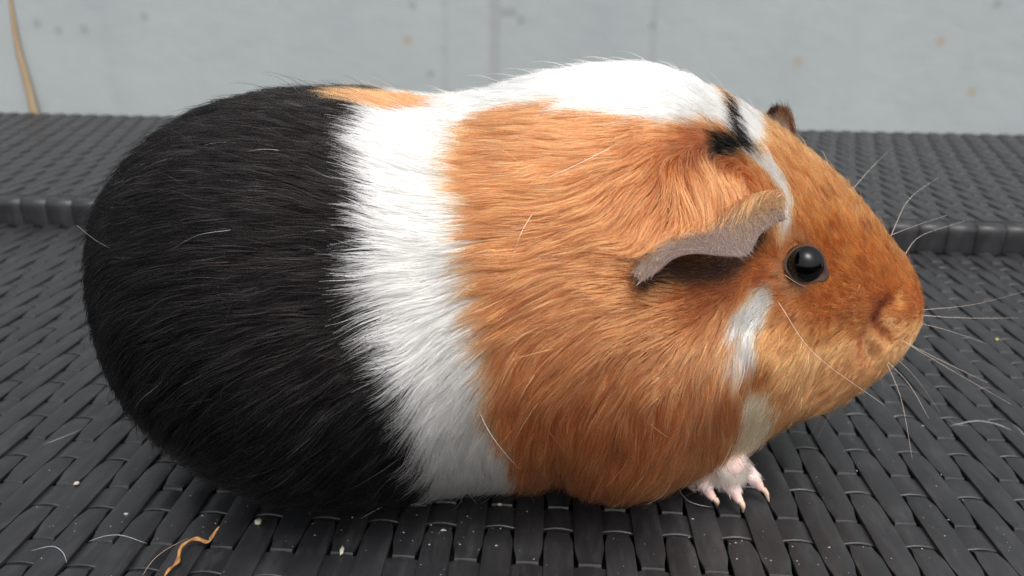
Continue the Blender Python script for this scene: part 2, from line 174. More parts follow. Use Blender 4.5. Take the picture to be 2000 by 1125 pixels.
# ------------------------------------------------------------------ materials of the setting
def plastic(name, base):
    mt, t, b = mat(name)
    oi = nd(t, 'ShaderNodeObjectInfo')
    tc = nd(t, 'ShaderNodeNewGeometry')
    n1 = nd(t, 'ShaderNodeTexNoise'); n1.inputs['Scale'].default_value = 55; n1.inputs['Detail'].default_value = 5
    t.links.new(tc.outputs['Position'], n1.inputs['Vector'])
    n2 = nd(t, 'ShaderNodeTexNoise'); n2.inputs['Scale'].default_value = 900; n2.inputs['Detail'].default_value = 3
    t.links.new(tc.outputs['Position'], n2.inputs['Vector'])
    r = nd(t, 'ShaderNodeValToRGB')
    r.color_ramp.elements[0].position = 0.32; r.color_ramp.elements[0].color = (*[c * .82 for c in base], 1)
    r.color_ramp.elements[1].position = 0.72; r.color_ramp.elements[1].color = (*[c * 1.22 for c in base], 1)
    t.links.new(n1.outputs[0], r.inputs[0])
    mx = nd(t, 'ShaderNodeMix', data_type='RGBA', blend_type='MULTIPLY'); mx.inputs[0].default_value = 1.0
    mr = nd(t, 'ShaderNodeMapRange'); mr.inputs[3].default_value = 0.86; mr.inputs[4].default_value = 1.12
    t.links.new(oi.outputs['Random'], mr.inputs[0])
    t.links.new(r.outputs[0], mx.inputs[6]); t.links.new(mr.outputs[0], mx.inputs[7])
    # thin film of dust: streaky, patchy
    mp = nd(t, 'ShaderNodeMapping'); mp.inputs['Scale'].default_value = (260, 60, 60)
    t.links.new(tc.outputs['Position'], mp.inputs[0])
    n3 = nd(t, 'ShaderNodeTexNoise'); n3.inputs['Scale'].default_value = 1.0; n3.inputs['Detail'].default_value = 6; n3.inputs['Roughness'].default_value = .7
    t.links.new(mp.outputs[0], n3.inputs['Vector'])
    df = nd(t, 'ShaderNodeMapRange'); df.inputs[1].default_value = .48; df.inputs[2].default_value = .78; df.inputs[4].default_value = .30
    t.links.new(n3.outputs[0], df.inputs[0])
    dm = nd(t, 'ShaderNodeMix', data_type='RGBA'); dm.inputs[7].default_value = (.085, .085, .088, 1)
    t.links.new(df.outputs[0], dm.inputs[0]); t.links.new(mx.outputs[2], dm.inputs[6])
    t.links.new(dm.outputs[2], b.inputs['Base Color'])
    rr = nd(t, 'ShaderNodeMapRange'); rr.inputs[1].default_value = .3; rr.inputs[2].default_value = .7
    rr.inputs[3].default_value = 0.34; rr.inputs[4].default_value = 0.52
    t.links.new(n1.outputs[0], rr.inputs[0]); t.links.new(rr.outputs[0], b.inputs['Roughness'])
    bp = nd(t, 'ShaderNodeBump'); bp.inputs['Strength'].default_value = 0.25; bp.inputs['Distance'].default_value = 0.0002
    t.links.new(n2.outputs[0], bp.inputs['Height']); t.links.new(bp.outputs[0], b.inputs['Normal'])
    b.inputs['Specular IOR Level'].default_value = 0.5
    return mt

M_STRIP = plastic("dark_resin", (0.0150, 0.0152, 0.0168))
M_BOARD = simple("board_under_weave", (0.006, 0.006, 0.007), 0.8)

def wall_material():
    mt, t, b = mat("painted_wall")
    g = nd(t, 'ShaderNodeNewGeometry')
    sx = nd(t, 'ShaderNodeSeparateXYZ'); t.links.new(g.outputs['Position'], sx.inputs[0])
    def math_(op, a, c=None):
        n = nd(t, 'ShaderNodeMath', operation=op)
        for k, v in enumerate((a, c)):
            if v is None: continue
            if isinstance(v, (int, float)): n.inputs[k].default_value = v
            else: t.links.new(v, n.inputs[k])
        return n.outputs[0]
    n1 = nd(t, 'ShaderNodeTexNoise'); n1.inputs['Scale'].default_value = 5.0; n1.inputs['Detail'].default_value = 9; n1.inputs['Roughness'].default_value = .62
    t.links.new(g.outputs['Position'], n1.inputs['Vector'])
    r = nd(t, 'ShaderNodeValToRGB')
    r.color_ramp.elements[0].position = 0.30; r.color_ramp.elements[0].color = (0.335, 0.365, 0.372, 1)
    r.color_ramp.elements[1].position = 0.75; r.color_ramp.elements[1].color = (0.395, 0.425, 0.422, 1)
    t.links.new(n1.outputs[0], r.inputs[0])
    cur = r.outputs[0]
    def lay(fac, col):
        nonlocal cur
        mx = nd(t, 'ShaderNodeMix', data_type='RGBA', blend_type='MIX')
        t.links.new(fac, mx.inputs[0]); t.links.new(cur, mx.inputs[6]); mx.inputs[7].default_value = (*col, 1)
        cur = mx.outputs[2]
    # vertical run marks: noise stretched down the wall
    mp = nd(t, 'ShaderNodeMapping'); mp.inputs['Scale'].default_value = (22, 1, 0.9)
    t.links.new(g.outputs['Position'], mp.inputs[0])
    n2 = nd(t, 'ShaderNodeTexNoise'); n2.inputs['Scale'].default_value = 1.0; n2.inputs['Detail'].default_value = 3
    t.links.new(mp.outputs[0], n2.inputs['Vector'])
    a = nd(t, 'ShaderNodeMapRange'); a.inputs[1].default_value = .55; a.inputs[2].default_value = .8; a.inputs[4].default_value = .35
    t.links.new(n2.outputs[0], a.inputs[0]); lay(a.outputs[0], (0.295, 0.32, 0.328))
    # speckles of grime
    v = nd(t, 'ShaderNodeTexVoronoi'); v.inputs['Scale'].default_value = 16
    t.links.new(g.outputs['Position'], v.inputs['Vector'])
    a = nd(t, 'ShaderNodeMapRange'); a.inputs[1].default_value = .03; a.inputs[2].default_value = .15; a.inputs[3].default_value = .5; a.inputs[4].default_value = 0
    t.links.new(v.outputs['Distance'], a.inputs[0])
    n3 = nd(t, 'ShaderNodeTexNoise'); n3.inputs['Scale'].default_value = 9
    t.links.new(g.outputs['Position'], n3.inputs['Vector'])
    a2 = nd(t, 'ShaderNodeMapRange'); a2.inputs[1].default_value = .5; a2.inputs[2].default_value = .62
    t.links.new(n3.outputs[0], a2.inputs[0])
    lay(math_('MULTIPLY', a.outputs[0], a2.outputs[0]), (0.25, 0.27, 0.275))
    # dark narrow drip line and two faint ones
    for x, wd, st in ((D['STREAKX'][0], .0085, .55), (D['STREAKX'][1], .006, .22), (D['STREAKX'][2], .006, .3)):
        d = math_('ABSOLUTE', math_('SUBTRACT', math_('ADD', sx.outputs[0], math_('MULTIPLY', n3.outputs[0], .006)), x + .003))
        a = nd(t, 'ShaderNodeMapRange'); a.inputs[1].default_value = wd * .3; a.inputs[2].default_value = wd; a.inputs[3].default_value = st; a.inputs[4].default_value = 0
        t.links.new(d, a.inputs[0]); lay(a.outputs[0], (0.275, 0.29, 0.278))
    for x, z, k in D['SPOTS']:
        d = math_('SQRT', math_('ADD', math_('POWER', math_('SUBTRACT', sx.outputs[0], x), 2.0), math_('POWER', math_('SUBTRACT', sx.outputs[2], z), 2.0)))
        a = nd(t, 'ShaderNodeMapRange'); a.inputs[1].default_value = .0015; a.inputs[2].default_value = .0075
        a.inputs[3].default_value = .7 if k == 'r' else .5; a.inputs[4].default_value = 0
        t.links.new(d, a.inputs[0]); lay(a.outputs[0], (0.36, 0.30, 0.21) if k == 'r' else (0.225, 0.24, 0.245))
    t.links.new(cur, b.inputs['Base Color'])
    b.inputs['Roughness'].default_value = 0.75
    nb = nd(t, 'ShaderNodeTexNoise'); nb.inputs['Scale'].default_value = 60; nb.inputs['Detail'].default_value = 6
    t.links.new(g.outputs['Position'], nb.inputs['Vector'])
    bp = nd(t, 'ShaderNodeBump'); bp.inputs['Strength'].default_value = .3; bp.inputs['Distance'].default_value = .002
    t.links.new(nb.outputs[0], bp.inputs['Height']); t.links.new(bp.outputs[0], b.inputs['Normal'])
    return mt

# ------------------------------------------------------------------ wall
def box(x0, x1, y0, y1, z0, z1, bev=0.0):
    bm = bmesh.new()
    bmesh.ops.create_cube(bm, size=1)
    for v in bm.verts:
        v.co = ((x0 + x1) / 2 + v.co.x * (x1 - x0), (y0 + y1) / 2 + v.co.y * (y1 - y0), (z0 + z1) / 2 + v.co.z * (z1 - z0))
    if bev:
        bmesh.ops.bevel(bm, geom=bm.edges[:], offset=bev, segments=3, affect='EDGES', profile=.6)
    me = bpy.data.meshes.new("box")
    bm.to_mesh(me); bm.free()
    me.polygons.foreach_set('use_smooth', [True] * len(me.polygons))
    me.set_sharp_from_angle(angle=math.radians(40))
    return me

wall = link("wall", box(-4.5, 4.5, .812, .95, -.35, 1.0), None, wall_material())
tag(wall, "pale grey-blue painted wall with drip marks and rust specks behind the bench", "wall")

# ------------------------------------------------------------------ woven bench
PITCH = 0.00886
T = 0.0494
DIPY = 0.18475
XA = -0.0477
bench = empty("woven_bench", (0, .3, 0))
tag(bench, "dark grey bench of woven flat plastic strips with a raised ledge along its back", "bench")
INV = Matrix.Translation((0, -.3, 0))

def put(name, me, parent, loc, mt=None):
    o = bpy.data.objects.new(name, me)
    COL.objects.link(o)
    o.parent = parent
    o.location = loc
    if mt and not me.materials: me.materials.append(mt)
    return o

SEAT_X0, SEAT_X1, SEAT_Y0, SEAT_Y1 = -.43, .43, .085, .4565
LED_X0, LED_X1, LED_Y0, LED_Y1, LED_H = -.70, .565, .4575, .800, .0165
seat = put("seat_panel", box(SEAT_X0, SEAT_X1, SEAT_Y0 - .3, SEAT_Y1 - .3, -.030, -.0062), bench, (0, 0, 0), M_BOARD)
ledge = put("raised_ledge", box(LED_X0, LED_X1, LED_Y0 + .006 - .3, LED_Y1 - .3, -.030, LED_H - .0062), bench, (0, 0, 0), M_BOARD)

HW, TH, BV = PITCH * .5 - .00012, .0013, .00030
SECT = [(-HW, -TH), (-HW, -BV), (-HW + BV * .3, -BV * .3), (-HW + BV, 0), (0, .00006), (HW - BV, 0), (HW - BV * .3, -BV * .3), (HW, -BV), (HW, -TH)]

def warp_z(y, dip0):
    d = (y - dip0 + T / 2) % T - T / 2
    a = np.abs(d)
    ss = lambda lo, hi: (lambda q: q * q * (3 - 2 * q))(np.clip((hi - a) / (hi - lo), 0, 1))
    far = -.0010 * ss(.0045, .0068) - .0015 * ss(.0028, .0045)       # rises gently from under the cross strip
    near = -.0025 * ss(.0040, .0052)                                 # small step down onto it
    sag = np.clip((.0125 - a) / .0060, 0, 1)
    return np.where(d > 0, near, far) - .00025 * sag * sag * (3 - 2 * sag)

def warp_w(y, dip0):
    """half-width of a strip: it narrows where it bends under a cross strip"""
    d = np.abs((y - dip0 + T / 2) % T - T / 2)
    q = np.clip((.0120 - d) / .0065, 0, 1)
    return HW - .00105 * q * q * (3 - 2 * q)

def warp_mesh(ya, yb, dip0, name):
    offs = np.array([0, .0028, .0034, .0040, .0043, .0046, .0049, .0052, .0055, .0058, .0061, .0064, .0067, .0070, .0074, .0082, .0092, .0102, .0112, .0122, .0150])
    offs = np.unique(np.concatenate([-offs, offs]))
    k0 = int((ya - dip0) / T) - 2
    ys = np.concatenate([dip0 + k * T + offs for k in range(k0, k0 + int((yb - ya) / T) + 5)])
    ys = np.unique(np.round(np.concatenate([[ya, yb], ys[(ys > ya) & (ys < yb)]]), 6))
    zs = warp_z(ys, dip0)
    ws = warp_w(ys, dip0) / HW
    V = [(sx * w_, y, z + sz) for y, z, w_ in zip(ys, zs, ws) for sx, sz in SECT]
    n = len(SECT)
    F = [(i * n + k, i * n + k + 1, (i + 1) * n + k + 1, (i + 1) * n + k) for i in range(len(ys) - 1) for k in range(n - 1)]
    return mesh(name, V, F, True, 28)

def weft_mesh(xa, xb, x0, name):
    """strip across: rises where it passes over a dipping strip (x0 + k*2*PITCH), sinks under the others"""
    xs = np.arange(xa, xb, PITCH / 4)
    ph = (xs - x0) / (2 * PITCH) * 2 * math.pi
    zs = -.00115 + .00075 * np.cos(ph)
    hw = .0047
    S = [(-hw, -.0012), (-hw, -.00025), (-hw + .00025, 0), (0, .00004), (hw - .00025, 0), (hw, -.00025), (hw, -.0012)]
    n = len(S)
    V = [(x, sy, z + sz) for x, z in zip(xs, zs) for sy, sz in S]
    F = [((i + 1) * n + k, (i + 1) * n + k + 1, i * n + k + 1, i * n + k) for i in range(len(xs) - 1) for k in range(n - 1)]
    return mesh(name, V, F, True, 28)

def weave(parent, x0, x1, y0, y1, z, tagn):
    wa = warp_mesh(y0 - .3, y1 - .3, DIPY - .3, tagn + "_warp_even"); wa.materials.append(M_STRIP)
    wb = warp_mesh(y0 - .3, y1 - .3, DIPY - .3 + T / 2, tagn + "_warp_odd"); wb.materials.append(M_STRIP)
    k = math.ceil((x0 + HW - XA) / PITCH)
    while XA + k * PITCH < x1 - HW:
        o = put("lengthwise_strip", wa if k % 2 == 0 else wb, parent, (XA + k * PITCH + rng.normal(0, .00006), 0, z + rng.normal(0, .00007)))
        o.rotation_euler = (0, rng.normal(0, .008), 0)
        k += 1
    fa = weft_mesh(x0, x1, XA, tagn + "_weft_even"); fa.materials.append(M_STRIP)
    fb = weft_mesh(x0, x1, XA + PITCH, tagn + "_weft_odd"); fb.materials.append(M_STRIP)
    j = math.ceil((y0 + .005 - DIPY) / (T / 2))
    while DIPY + j * T / 2 < y1 - .005:
        put("cross_strip", fa if j % 2 == 0 else fb, parent, (0, DIPY + j * T / 2 - .3, z))
        j += 1

weave(seat, SEAT_X0, SEAT_X1, SEAT_Y0, SEAT_Y1 - .001, 0.0, "seat")
weave(ledge, LED_X0, LED_X1, LED_Y0 + .0115, LED_Y1, LED_H, "ledge")
# rounded front edge of the ledge: a row of wide edge strips folded over it
def edge_mesh():
    hw = PITCH - .00018
    prof = [(.0112, -.0016), (.0112, -.0004), (.0100, 0), (.0042, 0), (.0022, -.0005), (.0008, -.0018), (.0002, -.0040), (0, -.0070), (0, -.0185)]
    V = []; F = []
    n = len(prof)
    cols = [(-hw, .00025), (-hw + .00025, 0), (hw - .00025, 0), (hw, .00025)]
    for x, ins in cols:
        for y, z in prof:
            V.append((x, y + (ins if y < .004 else 0), z - (ins if z > -.003 else 0)))
    for c in range(len(cols) - 1):
        for i in range(n - 1):
            F.append((c * n + i, c * n + i + 1, (c + 1) * n + i + 1, (c + 1) * n + i))
    return mesh("edge_strip", V, F, True, 50)
em = edge_mesh(); em.materials.append(M_STRIP)
x = XA - 2 * PITCH * int((XA - LED_X0) / (2 * PITCH)) + PITCH * .5
while x < LED_X1 - PITCH:
    put("edge_strip", em, ledge, (x, LED_Y0 - .3, LED_H))
    x += 2 * PITCH

# ------------------------------------------------------------------ guinea pig: surface maths
Y0 = 0.232
NS, NP = 241, 192
sg = np.linspace(0, 1, NS)
sb = np.linspace(0, 1, len(D['BX']))
PHI = -90 + 360 * np.arange(NP) / NP

def base_surface():
    x = np.interp(sg, sb, D['BX']); w = np.interp(sg, sb, D['BW']); zt = np.interp(sg, sb, D['BT']); zb = np.interp(sg, sb, D['BB'])
    ph = np.radians(PHI); c, sn = np.cos(ph), np.sin(ph)
    n = np.where(sn > 0, 2.15, 2.4); r = (np.abs(c) ** n + np.abs(sn) ** n) ** (-1 / n)
    P = np.zeros((NS, NP, 3))
    P[..., 0] = x[:, None]; P[..., 1] = Y0 - w[:, None] * r * c; P[..., 2] = ((zt + zb) / 2)[:, None] + ((zt - zb) / 2)[:, None] * r * sn
    return P

def grads(P):
    a = np.gradient(P, axis=0) * (NS - 1)
    b = (np.roll(P, -1, 1) - np.roll(P, 1, 1)) / 2 * NP / 360.0            # per degree
    a[0] = a[1]; a[-1] = a[-2]
    n = np.cross(b, a); n /= np.linalg.norm(n, axis=-1, keepdims=True) + 1e-12
    cen = P.mean(1, keepdims=True)
    if ((P - cen) * n).sum(-1).mean() < 0: n = -n
    n[0] = (-1, 0, 0); n[-1] = (1, 0, 0)
    return a, b, n

S = base_surface()
_, _, nb0 = grads(S)
# swellings (+) and creases (-): centre, radii along x/y/z, height
BUMPS = [
    ((-.075, .160, .040), (.030, .04, .024), .0055),      # haunch
    ((-.060, .168, .016), (.028, .04, .014), .0040),      # hind foot under the fur
    ((-.046, .160, .076), (.034, .04, .012), -.0030),
    ((.022, .172, .022), (.012, .03, .010), .0026),       # elbow
    ((.005, .168, .016), (.004, .03, .014), -.0025),      # crease behind the elbow
    ((.010, .165, .060), (.030, .04, .026), .0020),       # shoulder
    ((.066, .190, .060), (.014, .03, .012), .0030),       # cheek
    ((.052, .183, .062), (.006, .03, .022), -.0016),      # crease behind the cheek
    ((.0655, .192, .082), (.0075, .02, .0065), -.0012),   # eye socket
    ((.076, .198, .090), (.009, .02, .006), .0012),       # brow
    ((.104, .209, .057), (.0075, .02, .008), .0022),      # muzzle
    ((.1125, .222, .059), (.006, .02, .009), .0042),      # blunt snout
    ((.100, .212, .044), (.010, .03, .008), .0022),      # chin
    ((.087, .214, .025), (.018, .03, .010), .0030),      # nose tip
]
near_y = S[..., 1].copy()
mir = np.where(S[..., 1] > Y0, 2 * Y0 - S[..., 1], S[..., 1])
disp = np.zeros((NS, NP))
GROOVES = [(catmull(D['NOSTRIL'], 4), .0016, .0012), (catmull(D['MOUTH'], 4), .0015, .0011)]
for c, r, h in BUMPS:
    d2 = ((S[..., 0] - c[0]) / r[0]) ** 2 + ((mir - c[1]) / r[1]) ** 2 + ((S[..., 2] - c[2]) / r[2]) ** 2
    disp += h * np.exp(-d2 / 2 * 1.2)
def groove_dist(P, line):
    Q = np.array(P, float).copy(); Q[..., 1] = np.where(Q[..., 1] > Y0, 2 * Y0 - Q[..., 1], Q[..., 1])
    d = np.full(Q.shape[:-1], 1.0)
    for v in line: d = np.minimum(d, np.linalg.norm(Q - v, axis=-1))
    return d
for line, wd, h in GROOVES:
    disp -= h * np.exp(-(groove_dist(S, line) / wd / 1.6) ** 2)
S = S + nb0 * disp[..., None]
S[..., 2] = np.maximum(S[..., 2], .0022)
S_s, S_p, NRM = grads(S)

def at(grid, s, p):
    """bilinear sample of a (NS, NP, k) grid at s in 0..1 and p in degrees"""
    u = np.clip(s, 0, 1) * (NS - 1); i = np.minimum(u.astype(int), NS - 2); fu = (u - i)
    v = ((p + 90) % 360) / 360 * NP; j = v.astype(int) % NP; fv = v - np.floor(v); j2 = (j + 1) % NP
    if grid.ndim == 3: fu = fu[:, None]; fv = fv[:, None]
    return (grid[i, j] * (1 - fu) + grid[i + 1, j] * fu) * (1 - fv) + (grid[i, j2] * (1 - fu) + grid[i + 1, j2] * fu) * fv

MIRP = np.where(PHI <= 90, PHI, 180 - PHI)                # far side mirrored onto the near side
GP = S.copy(); GP[..., 1] = np.where(PHI[None, :] > 90, 2 * Y0 - S[..., 1], S[..., 1])

def spread(table, power, angle=False):
    tb = np.array(table)
    pos = at(S, tb[:, 0], tb[:, 1])
    acc = np.zeros((NS, NP, 2)); wsum = np.zeros((NS, NP))
    for k in range(len(tb)):
        w = (((GP - pos[k]) ** 2).sum(-1) + .0022 ** 2) ** -power
        wsum += w
        if angle:
            acc[..., 0] += w * math.cos(math.radians(tb[k, 2])); acc[..., 1] += w * math.sin(math.radians(tb[k, 2]))
        else:
            acc[..., 0] += w * tb[k, 2]
    if angle: return np.arctan2(acc[..., 1], acc[..., 0])
    return acc[..., 0] / wsum

ALPHA = spread(D['FLOW'], 1.6, True)
LEN = spread(D['LENS'], 1.6) * 1e-3 * np.interp(S[..., 0], [.055, .075], [.80, 1.10])
# gentle tufting: the lie of the coat wanders a little
wob = (np.sin(S[..., 0] * 210 + S[..., 2] * 150) * np.sin(S[..., 2] * 260 - S[..., 0] * 90 + S[..., 1] * 130)) * .09 \
    + np.sin(S[..., 0] * 430 + S[..., 2] * 370 + 1.3) * .07
calm = np.clip((.068 - S[..., 0]) / .02, .25, 1)
ALPHA = ALPHA + wob * calm
dirg = np.stack([-np.cos(ALPHA) - .02, np.zeros_like(ALPHA), -np.sin(ALPHA)], -1)
dirg -= (dirg * NRM).sum(-1, keepdims=True) * NRM
dirg /= np.linalg.norm(dirg, axis=-1, keepdims=True) + 1e-9
perp = np.cross(NRM, dirg)

def to_param(v):
    a11 = (S_s * S_s).sum(-1) + 1e-12; a22 = (S_p * S_p).sum(-1) + 1e-12; a12 = (S_s * S_p).sum(-1)
    b1 = (S_s * v).sum(-1); b2 = (S_p * v).sum(-1)
    det = a11 * a22 - a12 * a12 + 1e-14
    return np.stack([np.clip((b1 * a22 - b2 * a12) / det, -25, 25), np.clip((a11 * b2 - a12 * b1) / det, -9000, 9000)], -1)

VEL = to_param(dirg); VPER = to_param(perp)

def inside(poly, s, p):
    q = np.array(poly); r = np.zeros(len(s), bool); j = len(q) - 1
    for i in range(len(q)):
        c = ((q[i, 1] > p) != (q[j, 1] > p))
        xx = (q[j, 0] - q[i, 0]) * (p - q[i, 1]) / (q[j, 1] - q[i, 1] + 1e-12) + q[i, 0]
        r ^= c & (s < xx); j = i
    return r

def patch_of(s, p):
    """0 orange, 1 white, 2 black, 3 cream: the coat's own patches in body coordinates"""
    pm = np.where(p <= 90, p, 180 - p)
    out = np.zeros(len(s), int)
    for poly in D['PATCH']['cream']: out[inside(poly, s, pm)] = 3
    for poly in D['PATCH']['white']: out[inside(poly, s, pm)] = 1
    for poly in D['PATCH']['black']: out[inside(poly, s, pm)] = 2
    return out

EYE_P = np.array(D['EYE'][0]); EYE_N = np.array(D['EYE'][1])
EYE_R = .0054
eye_ax = EYE_N + 2.0 * (np.array([0, 0, CAM_H]) - EYE_P) / np.linalg.norm(np.array([0, 0, CAM_H]) - EYE_P)
eye_ax /= np.linalg.norm(eye_ax)
EYE_C = EYE_P + (EYE_P - np.array([0, 0, CAM_H])) / np.linalg.norm(EYE_P - np.array([0, 0, CAM_H])) * .0003

# ------------------------------------------------------------------ guinea pig: body mesh
pig = empty("guinea_pig", (-.02, Y0, 0))
tag(pig, "guinea pig with black rump, white belt and orange head sitting sideways on the woven bench", "guinea pig")

def child(name, me, mt=None, parent=None, **kw):
    p = parent or pig
    o = link(name, me, p, mt)
    off = Vector((0, 0, 0)); q = p
    while q is not None:
        off += q.location; q = q.parent
    me.transform(Matrix.Translation(-off)) if hasattr(me, 'transform') else None
    for k, v in kw.items(): o[k] = v
    return o

def join(parts):
    V = []; F = []
    for v, f in parts:
        n = len(V); V += list(v); F += [tuple(i + n for i in q) for q in f]
    return V, F

gv = S.reshape(-1, 3); gf = []
for i in range(1, NS - 2):
    for j in range(NP):
        j2 = (j + 1) % NP
        gf.append((i * NP + j, i * NP + j2, (i + 1) * NP + j2, (i + 1) * NP + j))
gf.append(tuple(NP + j for j in range(NP))); gf.append(tuple((NS - 2) * NP + j for j in range(NP))[::-1])
LEG = np.array([(.040, .207, .040), (.048, .200, .026), (.0560, .1955, .0165), (.0572, .1945, .0125)])
LEG_R = np.array([.0135, .0092, .0056, .0043])
def mirror(P): Q = np.array(P, float); Q[:, 1] = 2 * Y0 - Q[:, 1]; return Q
TOES = [np.array(t) for t in D['TOES']]
TOE_R = np.array([.0044, .0027, .0021, .0015])
limbs = []
for mf in (lambda a: np.array(a), mirror):
    limbs.append(capsule(mf(LEG), LEG_R, 18))
    for t in TOES:
        limbs.append(capsule(mf(catmull(t, 3)), np.interp(np.linspace(0, 3, 10), range(4), TOE_R), 12))
V, F = join([(gv, gf)] + limbs)
tmp = link("body_source", mesh("body_source", V, F))
bm = bmesh.new(); bm.from_mesh(tmp.data); bmesh.ops.recalc_face_normals(bm, faces=bm.faces); bm.to_mesh(tmp.data); bm.free()
md = tmp.modifiers.new("remesh", 'REMESH'); md.mode = 'VOXEL'; md.voxel_size = .00085; md.use_smooth_shade = True
sm = tmp.modifiers.new("smooth", 'SMOOTH'); sm.factor = .5; sm.iterations = 4
dg = bpy.context.evaluated_depsgraph_get()
bme = bpy.data.meshes.new_from_object(tmp.evaluated_get(dg))
bpy.data.objects.remove(tmp)
bme.name = "body"

COLR = {0: np.array((.365, .132, .046)), 1: np.array((.47, .456, .428)), 2: np.array((.0032, .0027, .0028)), 3: np.array((.60, .46, .30))}
lab_s, lab_p = np.meshgrid(sg, PHI, indexing='ij')
LAB = patch_of(lab_s.ravel(), lab_p.ravel())
kd = kdtree.KDTree(NS * NP)
sub = [(i, j) for i in range(0, NS, 2) for j in range(0, NP, 2)]
for i, j in sub: kd.insert(S[i, j], i * NP + j)
kd.balance()
bco = np.zeros(len(bme.vertices) * 3); bme.vertices.foreach_get('co', bco); bco = bco.reshape(-1, 3)
bcol = np.ones((len(bco), 4))
for k, v in enumerate(bco):
    _, idx, dist = kd.find(v)
    c = COLR[LAB[idx]] * .8
    if dist > .0032 or (v[2] < .013 and abs(v[0] - .057) < .02 and dist > .0018): c = np.array((.72, .50, .45))
    bcol[k, :3] = c
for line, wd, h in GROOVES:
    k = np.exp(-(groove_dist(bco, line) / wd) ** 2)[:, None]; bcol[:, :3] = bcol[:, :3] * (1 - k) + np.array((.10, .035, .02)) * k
k = np.exp(-(groove_dist(bco, catmull(D['CONCHA'], 5)) / .0048) ** 4)[:, None]; bcol[:, :3] = bcol[:, :3] * (1 - k) + np.array((.035, .014, .008)) * k  # shadow gap under the ear flap, painted into the concha skin colour
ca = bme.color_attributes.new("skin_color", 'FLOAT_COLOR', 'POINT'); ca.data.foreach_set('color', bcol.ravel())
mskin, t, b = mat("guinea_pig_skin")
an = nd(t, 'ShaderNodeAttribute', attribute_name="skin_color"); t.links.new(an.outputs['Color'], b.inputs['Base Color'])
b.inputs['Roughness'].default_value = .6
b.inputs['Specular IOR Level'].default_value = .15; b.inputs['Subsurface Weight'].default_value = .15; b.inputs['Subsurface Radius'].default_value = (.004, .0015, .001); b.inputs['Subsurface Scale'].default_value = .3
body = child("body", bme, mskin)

# ------------------------------------------------------------------ guinea pig: coat
def scatter(n):
    area = np.linalg.norm(np.cross(S_s, S_p), axis=-1)
    facing = (NRM * (np.array([0, 0, CAM_H + .02]) - S)).sum(-1) / np.linalg.norm(np.array([0, 0, CAM_H + .02]) - S, axis=-1)
    dens = area * np.where(facing > -.35, 1.0, .30)
    dens *= np.interp(S[..., 0], [-.16, .05, .075, .125], [1.0, 1.0, 1.9, 3.0])       # finer coat on the head
    dens[S[..., 2] < .004] *= .3
    dens[:2] = 0; dens[-3:] = 0
    cdf = np.cumsum(dens.ravel()); cdf /= cdf[-1]
    k = np.searchsorted(cdf, rng.random(n))
    i, j = np.unravel_index(k, (NS, NP))
    return np.clip((i + rng.random(n) - .5) / (NS - 1), .004, .993), PHI[j] + (rng.random(n) - .5) * 360 / NP

K = 8
tt = np.linspace(0, 1, K)

def grow(s, p, L, lift, dev, curl):
    n = len(s); pts = np.zeros((n, K, 3))
    ss, pp = s.copy(), p.copy()
    pts[:, 0] = at(S, ss, pp)
    for k in range(1, K):
        ds = L / (K - 1)
        a = dev + curl * tt[k]
        v = at(VEL, ss, pp) * np.cos(a)[:, None] + at(VPER, ss, pp) * np.sin(a)[:, None]
        ss = np.clip(ss + np.clip(v[:, 0] * ds, -.02, .02), .001, .995)
        pp = pp + np.clip(v[:, 1] * ds, -14, 14)
        h = lift * L * (1 - (1 - tt[k]) ** 1.7)
        pts[:, k] = at(S, ss, pp) + at(NRM, ss, pp) * h[:, None]
    return pts

N_H = 400000
s, p = scatter(N_H)
root = at(S, s, p)
L0 = at(LEN, s, p)
# clumps
n_c = 15000
cs, cp = scatter(n_c)
croot = at(S, cs, cp)
cL = at(LEN, cs, cp) * rng.uniform(.75, 1.2, n_c)
clift = rng.uniform(.17, .31, n_c)
cdev = rng.normal(0, .07, n_c); ccurl = rng.normal(0, .11, n_c)
cpts = grow(cs, cp, cL, clift, cdev, ccurl)
kd2 = kdtree.KDTree(n_c)
for k in range(n_c): kd2.insert(croot[k], k)
kd2.balance()
own = np.array([kd2.find(v)[1] for v in root])
L = L0 * rng.uniform(.68, 1.15, N_H)
lift = np.clip(clift[own] + rng.normal(0, .06, N_H), .06, .5)
dev = cdev[own] * .7 + rng.normal(0, .06, N_H)
curl = ccurl[own] * .7 + rng.normal(0, .09, N_H)
stray = rng.random(N_H) < .0035
lift[stray] += rng.uniform(.05, .3, stray.sum()); L[stray] *= 1.15; dev[stray] += rng.normal(0, .35, stray.sum())
pts = grow(s, p, L, lift, dev, curl)
clump = np.where(stray, .05, rng.uniform(.12, .55, N_H)) * np.clip(L0 / .012, .25, 1)
sc_ = (L / np.maximum(cL[own], 1e-5))
target = croot[own][:, None, :] + (cpts[own] - croot[own][:, None, :]) * np.minimum(sc_, 1.2)[:, None, None]
wgt = (clump[:, None] * (tt[None, :] ** 1.3))[..., None]
pts = pts * (1 - wgt) + target * wgt
